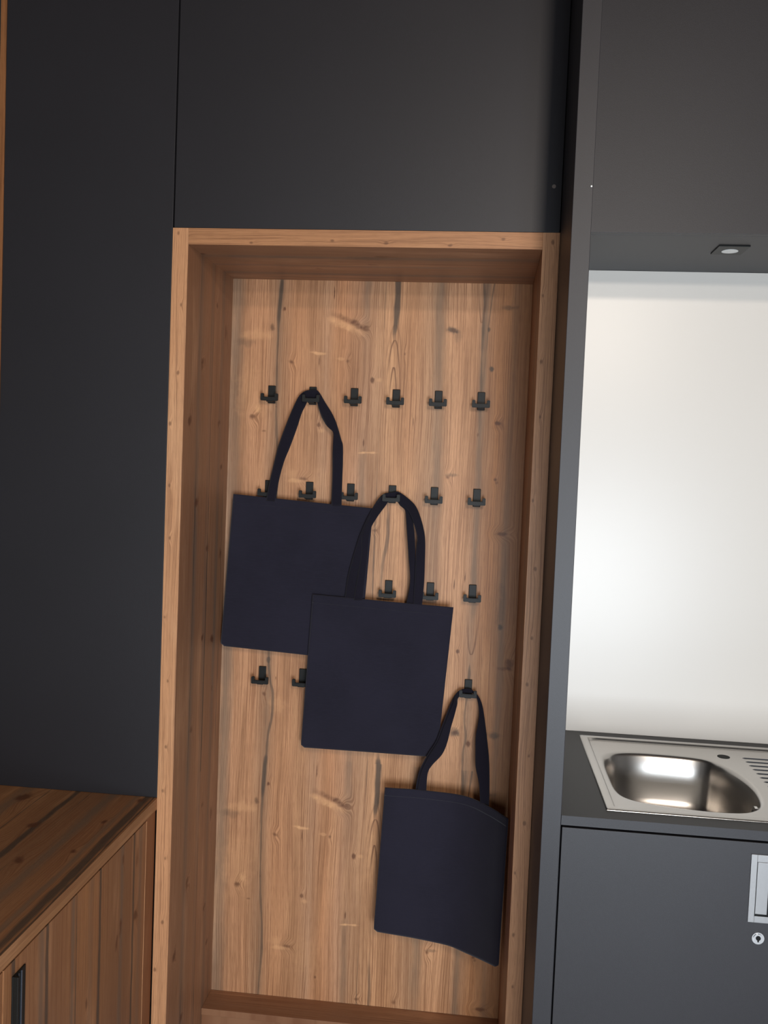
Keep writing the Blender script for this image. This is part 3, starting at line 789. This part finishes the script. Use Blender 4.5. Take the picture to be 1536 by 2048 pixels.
B3a = [(0.5981, 0.3106, 0.6982, 0.6224, 0.3106, 0.7001), (0.6045, 0.3106, 0.7507, 0.6242, 0.3106, 0.7565), (0.6138, 0.3116, 0.7792, 0.635, 0.3116, 0.7808), (0.6294, 0.3126, 0.8124, 0.6592, 0.3126, 0.8103), (0.6471, 0.3146, 0.8433, 0.6714, 0.3146, 0.8407), (0.6601, 0.3176, 0.8821, 0.68, 0.3176, 0.8835), (0.672, 0.3236, 0.9157, 0.6881, 0.3236, 0.9168), (0.6822, 0.3376, 0.9429, 0.693, 0.3376, 0.9393), (0.6873, 0.3536, 0.9631, 0.6942, 0.3536, 0.9527), (0.7015, 0.3636, 0.9747, 0.7087, 0.3636, 0.959), (0.7228, 0.3656, 0.9778, 0.7238, 0.3656, 0.9569), (0.7382, 0.3656, 0.9692, 0.7345, 0.3656, 0.9559), (0.7517, 0.3596, 0.9551, 0.7455, 0.3596, 0.9503), (0.7614, 0.3516, 0.9317, 0.7511, 0.3516, 0.9223), (0.7695, 0.3416, 0.8917, 0.7509, 0.3416, 0.899), (0.7764, 0.3336, 0.8513, 0.7456, 0.3336, 0.8577), (0.7824, 0.3216, 0.8123, 0.7467, 0.3216, 0.8183), (0.7857, 0.3096, 0.7735, 0.7492, 0.3096, 0.7836), (0.7872, 0.2956, 0.7399, 0.7593, 0.2956, 0.7463), (0.7877, 0.2836, 0.691, 0.7649, 0.2836, 0.6977)]
B3b = [(0.5919, 0.3156, 0.6959, 0.6162, 0.3156, 0.6978), (0.5982, 0.3156, 0.7485, 0.618, 0.3156, 0.7544), (0.6076, 0.3166, 0.7771, 0.6289, 0.3166, 0.7787), (0.6232, 0.3176, 0.8104, 0.6531, 0.3176, 0.8083), (0.641, 0.3196, 0.8413, 0.6653, 0.3196, 0.8388), (0.654, 0.3226, 0.8802, 0.6739, 0.3226, 0.8816), (0.6659, 0.3286, 0.9139, 0.682, 0.3286, 0.9151), (0.6762, 0.3426, 0.9412, 0.687, 0.3426, 0.9376), (0.6872, 0.3586, 0.9619, 0.6941, 0.3586, 0.9514), (0.7015, 0.3686, 0.9734, 0.7086, 0.3686, 0.9578), (0.7228, 0.3706, 0.9766, 0.7237, 0.3706, 0.9557), (0.7382, 0.3706, 0.968, 0.7345, 0.3706, 0.9546), (0.7518, 0.3646, 0.9538, 0.7456, 0.3646, 0.949), (0.7614, 0.3566, 0.9304, 0.7512, 0.3566, 0.921), (0.7696, 0.3466, 0.8903, 0.751, 0.3466, 0.8977), (0.7765, 0.3386, 0.8498, 0.7457, 0.3386, 0.8562), (0.7825, 0.3266, 0.8107, 0.7467, 0.3266, 0.8167), (0.7858, 0.3146, 0.7718, 0.7492, 0.3146, 0.782), (0.7873, 0.3006, 0.7382, 0.7594, 0.3006, 0.7445), (0.7878, 0.2886, 0.6891, 0.765, 0.2886, 0.6958)]

def bag(label, loc, top, bot, straps, hook, seed, wave):
    g = thing('tote_bag', label, 'bag', loc, 'navy cotton tote bags hung in the niche')
    obj('body', cloth_shell(top, bot, 0, 1, .0030, 0, seed, wave=wave), m_navy, g, smooth=True)
    obj('hem', cloth_shell(top, bot, 0.0, .055, .0008, .0019, seed, nv=6, corner=0, wave=wave, puff=.0002), m_navy, g, smooth=True)
    for s in straps:
        obj('strap', ribbon(s, hook), m_navy2, g, smooth=True)
    return g
arm = lambda i: HZ - i * DZ - .048 + .0095
bag('navy tote bag hung highest, flat against the boards on the left', (.25, .3440, 1.045),
    [(0, .0674, .3440, 1.4711), (.5, .2576, .3440, 1.4601), (1, .4478, .3440, 1.4492)], [(0, .0447, .3440, 1.0567), (.5, .235, .3440, 1.048), (1, .427, .3440, 1.039)],
    [B1, shift(B1, .0012, .0040, -.0012)], (HX + DX, arm(0)), 1.0, .0014)
bag('middle navy tote bag overlapping the lower right corner of the highest one', (.46, .3316, .797),
    [(0, .2959, .3316, 1.2128), (.5, .484, .3316, 1.2055), (1, .6722, .3316, 1.1991)], [(0, .2783, .3316, .7968), (.5, .462, .3316, .7972), (1, .646, .3316, .797)],
    [B2a, B2b], (HX + 3 * DX, arm(1)), 4.0, .0016)
bag('lowest navy tote bag, its right side bent outward against the niche wall', (.67, .3, .29),
    [(0, .513, .3076, .7129), (.29, .6192, .3076, .7131), (.56, .7247, .3045, .7075), (.79, .7907, .2690, .6960), (1, .8355, .2200, .6890)],
    [(0, .4979, .3076, .3214), (.5, .6897, .3060, .3040), (.70, .748, .292, .2930), (1, .8290, .2250, .2990)],
    [B3a, shift(B3b, 0, 0)], (HX + 5 * DX, arm(3)), 8.0, .0022)
